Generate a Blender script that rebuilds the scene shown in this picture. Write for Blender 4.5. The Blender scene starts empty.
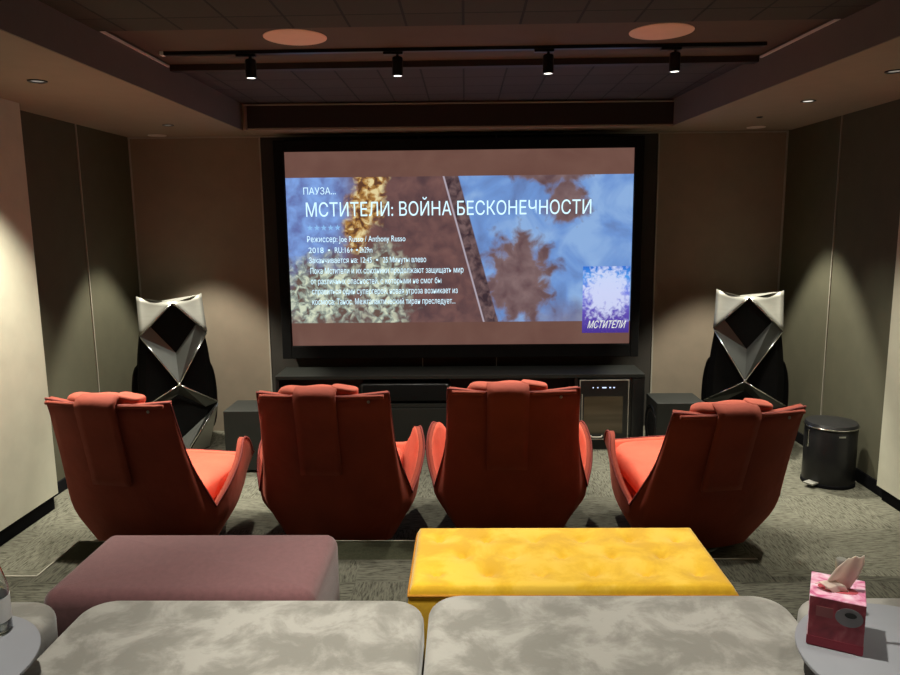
import bpy, bmesh, math, random
from mathutils import Vector, Matrix, Euler
random.seed(7)
PI = math.pi
sc = bpy.context.scene
COL = sc.collection
R = math.radians

# ------------------------------------------------------------------ materials
MATS = {}
def newmat(name):
    m = bpy.data.materials.new(name); m.use_nodes = True
    nt = m.node_tree; b = nt.nodes['Principled BSDF']
    MATS[name] = m
    return m, nt, b
def N(nt, t, **kw):
    n = nt.nodes.new(t)
    for k, v in kw.items():
        if k in n.inputs.keys(): n.inputs[k].default_value = v
        else: setattr(n, k, v)
    return n
def ramp(nt, fac, stops):
    r = nt.nodes.new('ShaderNodeValToRGB'); e = r.color_ramp.elements
    while len(e) < len(stops): e.new(0.5)
    for el, (p, c) in zip(e, stops):
        el.position = p; el.color = (*c, 1)
    nt.links.new(fac, r.inputs['Fac']); return r.outputs['Color']
def coords(nt, scale=(1, 1, 1), rot=(0, 0, 0)):
    tc = nt.nodes.new('ShaderNodeTexCoord'); mp = nt.nodes.new('ShaderNodeMapping')
    mp.inputs['Scale'].default_value = scale; mp.inputs['Rotation'].default_value = rot
    nt.links.new(tc.outputs['Object'], mp.inputs['Vector']); return mp.outputs['Vector']
def mat(name, c, rough=.6, metal=0., var=.12, vs=8., bump=0., bs=200., sheen=0., spec=.5, coat=0., stretch=(1, 1, 1)):
    m, nt, b = newmat(name)
    v = coords(nt, stretch)
    n = N(nt, 'ShaderNodeTexNoise', Scale=vs, Detail=4.); nt.links.new(v, n.inputs['Vector'])
    lo = tuple(x*(1-var) for x in c); hi = tuple(min(1, x*(1+var)) for x in c)
    nt.links.new(ramp(nt, n.outputs['Fac'], [(.3, lo), (.7, hi)]), b.inputs['Base Color'])
    b.inputs['Roughness'].default_value = rough; b.inputs['Metallic'].default_value = metal
    b.inputs['Specular IOR Level'].default_value = spec
    if sheen: b.inputs['Sheen Weight'].default_value = sheen
    if coat: b.inputs['Coat Weight'].default_value = coat
    if bump:
        n2 = N(nt, 'ShaderNodeTexNoise', Scale=bs, Detail=2.); nt.links.new(v, n2.inputs['Vector'])
        bp = N(nt, 'ShaderNodeBump', Strength=bump, Distance=.002)
        nt.links.new(n2.outputs['Fac'], bp.inputs['Height']); nt.links.new(bp.outputs['Normal'], b.inputs['Normal'])
    return m
def emis(name, c, s):
    m, nt, b = newmat(name)
    b.inputs['Base Color'].default_value = (0.01, 0.01, 0.01, 1)
    b.inputs['Emission Color'].default_value = (*c, 1); b.inputs['Emission Strength'].default_value = s
    return m

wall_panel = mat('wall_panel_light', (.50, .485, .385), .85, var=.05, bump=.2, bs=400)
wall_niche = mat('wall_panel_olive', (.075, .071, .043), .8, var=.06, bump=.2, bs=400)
wall_back = mat('wall_panel_taupe', (.235, .19, .14), .8, var=.05, bump=.2, bs=400)
wall_dark = mat('wall_dark_cloth', (.03, .026, .021), .9, var=.1)
black_base = mat('baseboard_black', (.005, .005, .006), .9, spec=.1)
trim_metal = mat('trim_metal', (.36, .335, .28), .5, .2, var=.03)
soffit_m = mat('soffit_paint', (.29, .235, .175), .8, var=.03)
face_m = mat('tray_face_paint', (.155, .13, .12), .8, var=.03)
fascia_m = mat('fascia_brown', (.012, .006, .004), .8, var=.1)
smooth_ceiling = mat('ceiling_smooth', (.10, .070, .048), .8, var=.05)
beam_m = mat('beam_dark', (.03, .018, .015), .6)
black_metal = mat('black_metal', (.012, .012, .013), .35, .3)
black_lacquer = mat('black_lacquer', (.010, .010, .010), .3, coat=.2)
black_cloth = mat('black_cloth', (.006, .006, .006), .95, spec=.1)
dark_grey = mat('dark_grey_lacquer', (.011, .012, .010), .6, spec=.3)
alu = mat('brushed_aluminium', (.33, .325, .29), .45, .45, var=.04, stretch=(1, 1, 14))
alu_dark = mat('anodised_grey', (.10, .105, .10), .42, .75, var=.06)
chrome = mat('chrome', (.8, .8, .78), .12, 1., var=.02)
grille = mat('speaker_grille_cream', (.92, .62, .48), .7, var=.03)
table_m = mat('table_blue_grey', (.30, .31, .345), .45, var=.03)
table_edge = mat('table_edge', (.12, .125, .14), .4)
mauve = mat('mauve_fabric', (.155, .064, .068), .9, var=.10, vs=60, bump=.6, bs=420, sheen=.25)
tissue_m = mat('tissue_paper', (.93, .84, .76), .9, var=.02)
_nt = tissue_m.node_tree; _tr = _nt.nodes.new('ShaderNodeBsdfTranslucent'); _tr.inputs['Color'].default_value = (.95, .86, .78, 1)
_mx = _nt.nodes.new('ShaderNodeMixShader'); _mx.inputs[0].default_value = .5
_nt.links.new(_nt.nodes['Principled BSDF'].outputs[0], _mx.inputs[1]); _nt.links.new(_tr.outputs[0], _mx.inputs[2])
_nt.links.new(_mx.outputs[0], _nt.nodes['Material Output'].inputs['Surface'])
legs_m = mat('dark_leg', (.012, .011, .010), .5)
white_paper = mat('paper_label', (.75, .76, .78), .7)

# red chair fabric
def red_mat(name, c):
    m, nt, b = newmat(name)
    v = coords(nt)
    n = N(nt, 'ShaderNodeTexNoise', Scale=5., Detail=5.); nt.links.new(v, n.inputs['Vector'])
    nt.links.new(ramp(nt, n.outputs['Fac'], [(.3, tuple(x*.85 for x in c)), (.7, tuple(x*1.12 for x in c))]), b.inputs['Base Color'])
    b.inputs['Roughness'].default_value = .85; b.inputs['Sheen Weight'].default_value = .15
    b.inputs['Sheen Tint'].default_value = (1, .35, .25, 1)
    n2 = N(nt, 'ShaderNodeTexNoise', Scale=9., Detail=3.); nt.links.new(v, n2.inputs['Vector'])
    bp = N(nt, 'ShaderNodeBump', Strength=.35, Distance=.02)
    nt.links.new(n2.outputs['Fac'], bp.inputs['Height']); nt.links.new(bp.outputs['Normal'], b.inputs['Normal'])
    return m
red = red_mat('rust_red_shaded', (.27, .040, .020))  # outside of the chairs, with its shade put into the colour
red_lit = red_mat('rust_red_lit', (.68, .13, .075))  # same fabric on the inner side, lamp light put into the colour
red_pillow = red_mat('rust_red_pillow', (.40, .075, .042))  # same fabric, tone between the shaded and lit copies
piping_m = mat('dark_red_piping', (.16, .02, .015), .8)

# carpet
def carpet_mat(name, k_):
    m, nt, b = newmat(name)
    tc = nt.nodes.new('ShaderNodeTexCoord')
    def streak(sx, sy):
        mp = N(nt, 'ShaderNodeMapping'); mp.inputs['Scale'].default_value = (sx, sy, 1)
        nt.links.new(tc.outputs['Object'], mp.inputs['Vector'])
        n = N(nt, 'ShaderNodeTexNoise', Scale=1., Detail=2.5, Roughness=.75); nt.links.new(mp.outputs['Vector'], n.inputs['Vector'])
        return n.outputs['Fac']
    ck = N(nt, 'ShaderNodeTexChecker', Scale=2.); nt.links.new(tc.outputs['Object'], ck.inputs['Vector'])
    mx = nt.nodes.new('ShaderNodeMix'); mx.data_type = 'FLOAT'
    nt.links.new(ck.outputs['Fac'], mx.inputs[0]); nt.links.new(streak(105, 15), mx.inputs[2]); nt.links.new(streak(15, 105), mx.inputs[3])
    f = lambda c: tuple(x*k_ for x in c)
    cr = ramp(nt, mx.outputs[0], [(.36, f((.062, .060, .044))), (.46, f((.14, .136, .105))), (.60, f((.200, .194, .152)))])
    nt.links.new(cr, b.inputs['Base Color']); b.inputs['Roughness'].default_value = .95; b.inputs['Specular IOR Level'].default_value = .1
    bp = N(nt, 'ShaderNodeBump', Strength=.4, Distance=.004); nt.links.new(mx.outputs[0], bp.inputs['Height']); nt.links.new(bp.outputs['Normal'], b.inputs['Normal'])
    return m
carpet = carpet_mat('carpet', .80)
carpet_platform_shaded = carpet_mat('carpet_platform_shaded', .45)  # same carpet darkened: dimmer light and shadow on the platform put into colour
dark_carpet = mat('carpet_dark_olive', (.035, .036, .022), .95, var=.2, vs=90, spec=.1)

# grey velvet with brushed pile marks
def velvet(name, c0, c1, c2, sc_=3.2):
    m, nt, b = newmat(name)
    v = coords(nt)
    w = N(nt, 'ShaderNodeTexNoise', Scale=sc_, Detail=9., Roughness=.64, Distortion=.35); nt.links.new(v, w.inputs['Vector'])
    nt.links.new(ramp(nt, w.outputs['Fac'], [(.42, c0), (.5, c1), (.57, c2)]), b.inputs['Base Color'])
    b.inputs['Roughness'].default_value = .75; b.inputs['Sheen Weight'].default_value = .35
    b.inputs['Specular IOR Level'].default_value = .2
    bp = N(nt, 'ShaderNodeBump', Strength=.12, Distance=.02)
    nt.links.new(w.outputs['Fac'], bp.inputs['Height']); nt.links.new(bp.outputs['Normal'], b.inputs['Normal'])
    return m
grey_velvet = velvet('grey_velvet', (.235, .225, .200), (.305, .292, .264), (.385, .37, .338), 6.5)
yellow_velvet = velvet('yellow_velvet', (.68, .38, .012), (.77, .46, .018), (.84, .53, .05), 5.)

# tiled ceiling
def tile_mat(name, c, g):
    m, nt, b = newmat(name)
    v = coords(nt)
    br = N(nt, 'ShaderNodeTexBrick', Scale=1.)
    br.inputs['Brick Width'].default_value = .26; br.inputs['Row Height'].default_value = .30
    br.inputs['Mortar Size'].default_value = .006; br.offset = 0.
    br.inputs['Color1'].default_value = (*c, 1); br.inputs['Color2'].default_value = (*[x*.86 for x in c], 1)
    br.inputs['Mortar'].default_value = (*g, 1)
    nt.links.new(v, br.inputs['Vector']); nt.links.new(br.outputs['Color'], b.inputs['Base Color'])
    b.inputs['Roughness'].default_value = .85
    bp = N(nt, 'ShaderNodeBump', Strength=.5, Distance=.01, invert=True)
    nt.links.new(br.outputs['Fac'], bp.inputs['Height']); nt.links.new(bp.outputs['Normal'], b.inputs['Normal'])
    return m
tile_near = tile_mat('ceiling_tile_olive', (.050, .047, .033), (.012, .010, .008))
tile_far = tile_mat('ceiling_tile_plum', (.062, .052, .054), (.014, .011, .012))

glass, nt, b = newmat('clear_glass')
b.inputs['Base Color'].default_value = (.95, .98, 1, 1); b.inputs['Transmission Weight'].default_value = 1.
b.inputs['Roughness'].default_value = .03; b.inputs['IOR'].default_value = 1.35
dglass, nt, b = newmat('tinted_door_glass')
nz = N(nt, 'ShaderNodeTexNoise', Scale=3.); v = coords(nt, (.3, 1, 4)); nt.links.new(v, nz.inputs['Vector'])
nt.links.new(ramp(nt, nz.outputs['Fac'], [(.35, (.035, .028, .016)), (.65, (.085, .065, .04))]), b.inputs['Base Color'])
b.inputs['Roughness'].default_value = .15

# ------------------------------------------------------------------ mesh helpers
def link(name, me_or_data, parent=None, loc=(0, 0, 0), rot=(0, 0, 0)):
    o = bpy.data.objects.new(name, me_or_data); COL.objects.link(o)
    o.location = loc; o.rotation_euler = rot
    if parent: o.parent = parent
    return o
def obj(name, bm, mt, parent=None, smooth=False, angle=None, loc=(0, 0, 0), rot=(0, 0, 0)):
    bmesh.ops.recalc_face_normals(bm, faces=bm.faces)
    me = bpy.data.meshes.new(name); bm.to_mesh(me); bm.free()
    for x in (mt if isinstance(mt, (list, tuple)) else [mt]): me.materials.append(x)
    if smooth:
        for p in me.polygons: p.use_smooth = True
        if angle:
            me.set_sharp_from_angle(angle=R(angle))
    return link(name, me, parent, loc, rot)
def thing(name, label, cat, loc=(0, 0, 0), rz=0, group=None):
    o = link(name, None, None, loc, (0, 0, rz)); o.empty_display_size = .1
    o['label'] = label; o['category'] = cat
    if group: o['group'] = group
    return o
def tag(o, label, cat, group=None):
    o['label'] = label; o['category'] = cat
    if group: o['group'] = group
    return o
def struct(name, bm, mt, label=None, **k):
    o = obj(name, bm, mt, **k); o['kind'] = 'structure'
    if label: o['label'] = label
    return o
def dup(root, loc, rz, label=None):
    r = root.copy(); COL.objects.link(r); r.location = loc; r.rotation_euler = (0, 0, rz)
    if label: r['label'] = label
    for ch in list(root.children):
        c = ch.copy(); COL.objects.link(c); c.parent = r
        for g in list(ch.children):
            d = g.copy(); COL.objects.link(d); d.parent = c
    return r
def box(bm, x0, x1, y0, y1, z0, z1, r=0, seg=3, mi=0):
    t = bmesh.new(); bmesh.ops.create_cube(t, size=1)
    for v in t.verts: v.co = Vector(((x0+x1)/2+v.co.x*(x1-x0), (y0+y1)/2+v.co.y*(y1-y0), (z0+z1)/2+v.co.z*(z1-z0)))
    if r: bmesh.ops.bevel(t, geom=list(t.edges), offset=r, segments=seg, profile=.5, affect='EDGES')
    return merge(bm, t, mi)
def merge(bm, t, mi=0, M=None):
    mp = {}
    for v in t.verts:
        co = M @ v.co if M else v.co
        mp[v] = bm.verts.new(co)
    for f in t.faces:
        try:
            nf = bm.faces.new([mp[v] for v in f.verts]); nf.material_index = mi; nf.smooth = f.smooth
        except ValueError: pass
    t.free(); return bm
def B(*a, **k): return box(bmesh.new(), *a, **k)
def lathe(prof, n=48, bm=None, c=(0, 0, 0)):
    bm = bm or bmesh.new(); rings = []
    for r, z in prof:
        if r < 1e-6: rings.append([bm.verts.new((c[0], c[1], c[2]+z))])
        else: rings.append([bm.verts.new((c[0]+r*math.cos(2*PI*i/n), c[1]+r*math.sin(2*PI*i/n), c[2]+z)) for i in range(n)])
    for a, b_ in zip(rings, rings[1:]):
        for i in range(n):
            j = (i+1) % n
            q = [a[i % len(a)], a[j % len(a)], b_[j % len(b_)], b_[i % len(b_)]]
            u = []
            for v in q:
                if v not in u: u.append(v)
            if len(u) > 2: bm.faces.new(u)
    return bm
def tube(pts, r, n=8, bm=None, closed=False):
    bm = bm or bmesh.new(); rings = []; P = [Vector(p) for p in pts]; L = len(P)
    for i, p in enumerate(P):
        a = P[(i-1) % L] if closed or i > 0 else p; c = P[(i+1) % L] if closed or i < L-1 else p
        d = (c-a).normalized() if (c-a).length > 1e-9 else Vector((0, 0, 1))
        s = d.cross(Vector((0, 0, 1)))
        if s.length < 1e-3: s = d.cross(Vector((1, 0, 0)))
        s.normalize(); u = s.cross(d)
        rings.append([bm.verts.new(p+r*(math.cos(2*PI*k/n)*s+math.sin(2*PI*k/n)*u)) for k in range(n)])
    for i in range(L if closed else L-1):
        a, b_ = rings[i], rings[(i+1) % L]
        for k in range(n): bm.faces.new([a[k], a[(k+1) % n], b_[(k+1) % n], b_[k]])
    if not closed:
        bm.faces.new(rings[0][::-1]); bm.faces.new(rings[-1])
    return bm
def prism(poly, thick, bm=None):
    """poly: list of 3D points (planar-ish); extruded along +y by thick"""
    bm = bm or bmesh.new()
    a = [bm.verts.new(p) for p in poly]; c = [bm.verts.new((p[0], p[1]+thick, p[2])) for p in poly]
    bm.faces.new(a); bm.faces.new(c[::-1])
    for i in range(len(a)):
        j = (i+1) % len(a); bm.faces.new([a[i], c[i], c[j], a[j]])
    return bm
def cushion(x0, x1, y0, y1, z0, z1, rc=.1, re=.04, puff=.01, n=None):
    """upholstered block: rounded plan corners, rounded top edge, crowned top"""
    bm = bmesh.new(); cx, cy = (x0+x1)/2, (y0+y1)/2; hx, hy = (x1-x0)/2, (y1-y0)/2
    def ring(inset, z, crown=False):
        out = []; r = max(rc-inset, .005); ax, ay = hx-inset-r, hy-inset-r
        for q, (sx, sy) in enumerate(((1, 1), (-1, 1), (-1, -1), (1, -1))):
            for k in range(9):
                a = PI/2*q+PI/2*k/8
                out.append((cx+sx*ax+r*math.cos(a), cy+sy*ay+r*math.sin(a), z))
        # densify straight runs
        res = []
        for i in range(len(out)):
            p, w = out[i], out[(i+1) % len(out)]
            res.append(p)
            if i % 9 == 8:
                for t in range(1, 12): res.append(tuple(p[k]+(w[k]-p[k])*t/12 for k in range(3)))
        return res
    prof = [(re*.6, z0), (0, z0+re*.6)]
    prof += [(0, z1-re)]
    for k in range(1, 7):
        a = PI/2*k/6; prof.append((re*(1-math.cos(a)), z1-re+re*math.sin(a)))
    rings = [[bm.verts.new(p) for p in ring(i, z)] for i, z in prof]
    m_ = min(hx, hy)-re
    for k in range(1, 9):
        t = k/9
        rg = ring(re, z1)
        rings.append([bm.verts.new((cx+(p[0]-cx)*(1-t), cy+(p[1]-cy)*(1-t), z1+puff*math.sin(t*PI/2))) for p in rg])
    for a, b_ in zip(rings, rings[1:]):
        L = len(a)
        for i in range(L): bm.faces.new([a[i], a[(i+1) % L], b_[(i+1) % L], b_[i]])
    bm.faces.new(rings[-1]); bm.faces.new(rings[0][::-1])
    return bm

# ------------------------------------------------------------------ dimensions
ZC = 2.49; ZT = 2.69
XL, XR, YB = -2.75, 2.67, 6.05
YN = -2.6
# ------------------------------------------------------------------ setting
SK = Matrix.Translation((XL, YB, 0)) @ Matrix.Rotation(R(1.6), 4, 'Z') @ Matrix.Translation((-XL, -YB, 0))
def splay(o, M=SK):
    o.data.transform(M); return o
def xr_tray(y): return 1.60+(5.70-y)*.056      # inner edge of the right soffit runs slightly out of true
def slab(x0f, x1f, ys, z0, z1):
    bm = bmesh.new(); rg = []
    for y in ys:
        rg.append([bm.verts.new(p) for p in ((x0f(y), y, z0), (x1f(y), y, z0), (x1f(y), y, z1), (x0f(y), y, z1))])
    for a, b_ in zip(rg, rg[1:]):
        for i in range(4): bm.faces.new([a[i], a[(i+1) % 4], b_[(i+1) % 4], b_[i]])
    bm.faces.new(rg[0][::-1]); bm.faces.new(rg[-1]); return bm
struct('floor', B(-3.1, 3.1, YN-.2, YB+.4, -.1, 0), carpet)
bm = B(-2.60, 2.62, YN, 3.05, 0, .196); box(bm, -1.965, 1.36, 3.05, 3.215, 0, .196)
struct('platform', bm, carpet_platform_shaded, 'carpeted platform under the rear sofas')
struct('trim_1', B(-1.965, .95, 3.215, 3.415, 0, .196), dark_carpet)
bm = B(-1.967, .952, 3.412, 3.42, .19, .2); box(bm, .952, 1.362, 3.212, 3.22, .19, .2)
box(bm, -2.60, -1.965, 3.046, 3.054, .19, .2); box(bm, -1.969, -1.962, 3.05, 3.415, .19, .2)
struct('trim_2', bm, trim_metal)
# side walls: olive niche walls at the front, lighter slabs nearer the camera
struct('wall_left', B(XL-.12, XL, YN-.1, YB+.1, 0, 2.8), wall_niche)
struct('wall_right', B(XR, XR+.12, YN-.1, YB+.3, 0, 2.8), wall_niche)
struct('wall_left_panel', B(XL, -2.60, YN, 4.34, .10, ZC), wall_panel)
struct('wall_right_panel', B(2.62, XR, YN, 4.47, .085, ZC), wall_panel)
bm = B(XL, XL+.014, 4.37, YB, 0, .08); box(bm, XL, -2.625, YN, 4.33, 0, .10)
struct('baseboard_left', bm, black_base)
bm = B(XR-.014, XR, 4.47, YB+.14, 0, .085); box(bm, 2.64, XR, YN, 4.44, 0, .085)
struct('baseboard_right', bm, black_base)
splay(struct('wall_back', B(XL-.12, XR+.12, YB, YB+.12, 0, 2.8), wall_back))
splay(struct('wall_back_alcove', B(-1.67, 1.60, YB-.012, YB, 0, ZC), wall_dark))
struct('wall_front', B(XL-.12, XR+.12, YN-.12, YN, 0, 2.8), wall_niche)
k = 3
for x in (-1.675, 1.604):
    splay(struct('trim_%d' % k, B(x-.006, x+.006, YB-.02, YB, 0, ZC), trim_metal)); k += 1
for x in (-.37, .265):
    splay(struct('trim_%d' % k, B(x-.004, x+.004, YB-.018, YB-.011, 0, ZC), trim_metal)); k += 1
for x in (XL+.004, XR-.004):
    splay(struct('trim_%d' % k, B(x-.007, x+.007, YB-.012, YB, 0, ZC), trim_metal)); k += 1
struct('trim_%d' % k, B(XL, XL+.008, 5.225, 5.235, .08, ZC), trim_metal); k += 1
struct('trim_%d' % k, B(XR-.008, XR, 5.325, 5.335, .085, ZC), trim_metal); k += 1
splay(struct('trim_%d' % k, B(XL, XR, YB-.016, YB, ZC-.012, ZC), trim_metal)); k += 1
# ceiling
struct('ceiling_soffit_left', B(XL, -1.705, YN, YB+.02, ZC, 2.85), soffit_m)
struct('ceiling_soffit_right', slab(lambda y: xr_tray(y)+.01, lambda y: XR, (YN, 6.15), ZC, 2.85), soffit_m)
struct('trim_%d' % k, B(-1.705, -1.695, YN, 5.66, ZC, ZT), face_m); k += 1
struct('trim_%d' % k, slab(xr_tray, lambda y: xr_tray(y)+.01, (YN, 5.74), ZC, ZT), face_m); k += 1
splay(struct('ceiling_soffit_back', B(-1.705, 1.62, 5.66, YB, ZC, 2.85), soffit_m))
splay(struct('trim_%d' % k, B(-1.675, 1.60, 5.635, 5.66, ZC+.012, 2.665), fascia_m)); k += 1
splay(struct('trim_%d' % k, B(-1.685, 1.60, 5.625, 5.66, 2.665, 2.673), trim_metal)); k += 1
splay(struct('trim_%d' % k, B(-1.675, -1.663, 5.628, 5.66, ZC, 2.665), face_m)); k += 1
struct('ceiling', B(-1.71, 1.73, 3.50, 4.36, ZT, 2.85), smooth_ceiling)
struct('ceiling_tiles_near', slab(lambda y: -1.70, lambda y: xr_tray(y)+.005, (YN, 3.50), 2.665, 2.85), tile_near)
struct('ceiling_tiles_far', slab(lambda y: -1.70, lambda y: xr_tray(y)+.005, (4.36, 5.78), ZT-.005, 2.85), tile_far)
struct('trim_%d' % k, B(-1.695, 1.675, 4.33, 4.39, ZT-.035, ZT), beam_m); k += 1
cove = mat('cove_trim', (.75, .7, .66), .5)
struct('trim_%d' % k, B(-1.695, -1.683, 3.52, 4.30, ZT-.022, ZT-.012), cove); k += 1
struct('trim_%d' % k, slab(lambda y: xr_tray(y)-.012, xr_tray, (3.52, 4.30), ZT-.022, ZT-.012), cove); k += 1

# ------------------------------------------------------------------ lamps
def spot(parent, loc, power, size, blend=.5, col=(1, .955, .80), target=None, r=.03):
    l = bpy.data.lights.new('lamp', 'SPOT'); l.energy = power; l.spot_size = R(size); l.spot_blend = blend
    l.color = col; l.shadow_soft_size = r
    o = link('lamp', l, parent, loc)
    if target:
        d = Vector(target)-Vector(loc); o.rotation_euler = d.to_track_quat('-Z', 'Y').to_euler()
    return o
lens_on = emis('lamp_lens_lit', (1, .95, .85), 4.)
lens_dim = emis('lamp_lens_dim', (1, .9, .75), .25)
def downlight(name, x, y, z, r, label, lens, power=0, size=80, blend=.6, target=None, group=None, ringm=None, col=(1, .955, .80)):
    t = thing(name, label, 'ceiling light', (x, y, z), 0, group)
    obj('trim_ring', lathe([(r*.72, .004), (r*.72, -.004), (r, -.005), (r*1.02, 0), (r*.98, .004)], 32), ringm or black_metal, t, True, 40)
    obj('lens', lathe([(0, -.0005), (r*.71, -.0005), (r*.71, .003), (0, .003)], 32), lens, t)
    if power: spot(t, (0, 0, -.02), power, size, blend, col, target)
    return t
downlight('recessed_downlight', -2.12, 3.71, ZC, .045, 'small black ringed downlight in the left soffit, nearest the camera', lens_dim, 300, 90, .7)
downlight('recessed_downlight', -2.134, 5.35, ZC, .040, 'small dark downlight in the left soffit near the far wall', lens_dim, 340, 64, .35)
downlight('recessed_downlight', 2.138, 3.79, ZC, .045, 'small ringed downlight at the right edge of the picture in the right soffit', lens_dim, 130, 84, .6)
downlight('recessed_downlight', 2.125, 4.68, ZC, .045, 'small ringed downlight in the middle of the right soffit', emis('lamp_lens_soft', (1, .92, .8), 1.1), 60, 62, .6)
downlight('recessed_downlight', 2.10, 5.36, ZC, .022, 'tiny dark downlight in the right soffit near the far wall', lens_dim, 340, 64, .35)
downlight('flush_ceiling_disc', -2.46, 5.93, ZC, .07, 'pale flush ceiling disc beside far wall, above the left loudspeaker', cove, ringm=cove)
downlight('flush_ceiling_disc', 2.30, 5.93, ZC, .07, 'pale flush ceiling disc beside far wall, above the right loudspeaker', cove, ringm=cove)
for x, nm in ((-.95, 'left'), (.25, 'middle'), (1.45, 'right')):
    t = downlight('sofa_downlight', x, 1.75 if x != .25 else 1.9, 2.665, .05, 'recessed downlight above the %s of the rear sofas' % nm, lens_on, {'left': 125, 'middle': 155, 'right': 34}[nm], 68, .6, col=(1, .955, .83))

# round ceiling speakers
for x, y, nm in ((-.835, 3.765, 'left'), (.975, 3.77, 'right')):
    o = obj('ceiling_speaker', lathe([(0, -.006), (.145, -.006), (.155, -.003), (.156, 0), (0, 0)], 64), grille, None, True, 40, loc=(x, y, ZT))
    tag(o, 'round cream in-ceiling speaker grille on the %s side of the ceiling' % nm, 'ceiling speaker')

# lighting track and heads
tr = thing('lighting_track', 'thin black lighting track running across the dark ceiling', 'lighting track', (0, 4.03, ZT))
obj('rail', B(-1.60, 1.57, -.017, .017, -.018, 0), black_metal, tr)
obj('end_cap', B(-1.62, -1.60, -.019, .019, -.019, 0), white_paper, tr)
obj('end_cap', B(1.57, 1.59, -.019, .019, -.019, 0), black_metal, tr)
for i, (x, lab) in enumerate(((-1.14, 'black cylindrical track spotlight, leftmost of the four on the ceiling track'),
                    (-.352, 'black cylindrical track spotlight, second from the left on the ceiling track'),
                    (.45, 'black cylindrical track spotlight, third from the left on the ceiling track'),
                    (1.118, 'black cylindrical track spotlight, rightmost of the four on the ceiling track'))):
    t = thing('track_spotlight', lab, 'spotlight', (x, 4.03, ZT-.018), 0, 'black spotlights on the ceiling track')
    obj('track_adapter', B(-.075, .03, -.016, .016, -.014, -.001, r=.003), black_metal, t)
    obj('stem', lathe([(0, -.014), (.008, -.014), (.008, -.04), (0, -.04)], 12), black_metal, t)
    obj('lamp_body', lathe([(0, -.025), (.026, -.027), (.029, -.032), (.029, -.122), (.024, -.124), (.024, -.112), (0, -.112)], 32), black_metal, t, True, 40)
    obj('lens', lathe([(0, -.121), (.0235, -.121), (.0235, -.114), (0, -.114)], 24), lens_on, t)
    spot(t, (0, 0, -.13), 115, 112, .9, (1, .95, .82), r=.02)

# ------------------------------------------------------------------ projection screen
YS = 5.9
scr = thing('projection_screen', 'large black framed screen showing a paused film on the far wall', 'screen', (-.04, YS, 1.56))
def loc_(x, z): return (x+.04, z-1.56)
FX0, FX1, FZ0, FZ1 = -1.515, 1.415, .672, 2.43
IX0, IX1, IZ0, IZ1 = -1.436, 1.345, .776, 2.342
def rect_frame(x0, x1, z0, z1, a0, a1, c0, c1, y0, y1):
    bm = bmesh.new()
    for X0, X1, Z0, Z1 in ((x0, a0, z0, z1), (a1, x1, z0, z1), (a0, a1, z0, c0), (a0, a1, c1, z1)):
        box(bm, X0+.04, X1+.04, y0, y1, Z0-1.56, Z1-1.56, r=.006, seg=2)
    return bm
obj('frame', rect_frame(FX0, FX1, FZ0, FZ1, IX0, IX1, IZ0, IZ1, -.04, .03), black_cloth, scr)
obj('back_panel', B(FX0+.05, FX1-.01+.04-.04, .03, .138, -.8, .8), black_metal, scr)

# picture material
m, nt, b = newmat('screen_picture'); picture = m
tc = nt.nodes.new('ShaderNodeTexCoord')
sep = nt.nodes.new('ShaderNodeSeparateXYZ'); nt.links.new(tc.outputs['Object'], sep.inputs[0])
def M_(op, a, b2=None, clamp=False):
    n = nt.nodes.new('ShaderNodeMath'); n.operation = op; n.use_clamp = clamp
    for i, q in enumerate((a, b2)):
        if q is None: continue
        if isinstance(q, (int, float)): n.inputs[i].default_value = q
        else: nt.links.new(q, n.inputs[i])
    return n.outputs[0]
def noise(scale, detail=4, dist=0., off=0):
    mp = N(nt, 'ShaderNodeMapping'); mp.inputs['Location'].default_value = (off, 0, off*.7)
    nt.links.new(tc.outputs['Object'], mp.inputs['Vector'])
    n = N(nt, 'ShaderNodeTexNoise', Scale=scale, Detail=detail, Distortion=dist); nt.links.new(mp.outputs['Vector'], n.inputs['Vector'])
    return n.outputs['Fac']
n1 = noise(3.2, 6, .6); n2 = noise(9, 6, .4, 3); n3 = noise(17, 8, .6, 5)
X, Z = sep.outputs['X'], sep.outputs['Z']
PXW = lambda px: (px-465)/723*5.95+.0      # picture layout helpers in metres on the screen
def ell(cx, cz, rx, rz, edge=.35, amt=1.1, nn=None, rot=0):
    nn = nn or n1
    dx = M_('SUBTRACT', X, cx); dz = M_('SUBTRACT', Z, cz)
    if rot:
        c, s = math.cos(rot), math.sin(rot)
        dx, dz = M_('ADD', M_('MULTIPLY', dx, c), M_('MULTIPLY', dz, s)), M_('SUBTRACT', M_('MULTIPLY', dz, c), M_('MULTIPLY', dx, s))
    d = M_('SQRT', M_('ADD', M_('POWER', M_('ABSOLUTE', M_('DIVIDE', dx, rx)), 2.), M_('POWER', M_('ABSOLUTE', M_('DIVIDE', dz, rz)), 2.)))
    d = M_('ADD', d, M_('MULTIPLY', M_('SUBTRACT', nn, .5), amt*2))
    mr = N(nt, 'ShaderNodeMapRange'); mr.inputs['From Min'].default_value = 1+edge; mr.inputs['From Max'].default_value = 1-edge
    nt.links.new(d, mr.inputs['Value']); return mr.outputs['Result']
def rgb(c):
    n = nt.nodes.new('ShaderNodeRGB'); n.outputs[0].default_value = (*c, 1); return n.outputs[0]
def mixc(f, a, b2):
    n = nt.nodes.new('ShaderNodeMix'); n.data_type = 'RGBA'
    if isinstance(f, (int, float)): n.inputs[0].default_value = f
    else: nt.links.new(f, n.inputs[0])
    nt.links.new(a, n.inputs[6]); nt.links.new(b2, n.inputs[7]); return n.outputs[2]
def srgb(r, g, b3):
    f = lambda c: ((c/255+.055)/1.055)**2.4 if c > 10 else c/255/12.92
    return (f(r), f(g), f(b3))
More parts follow.
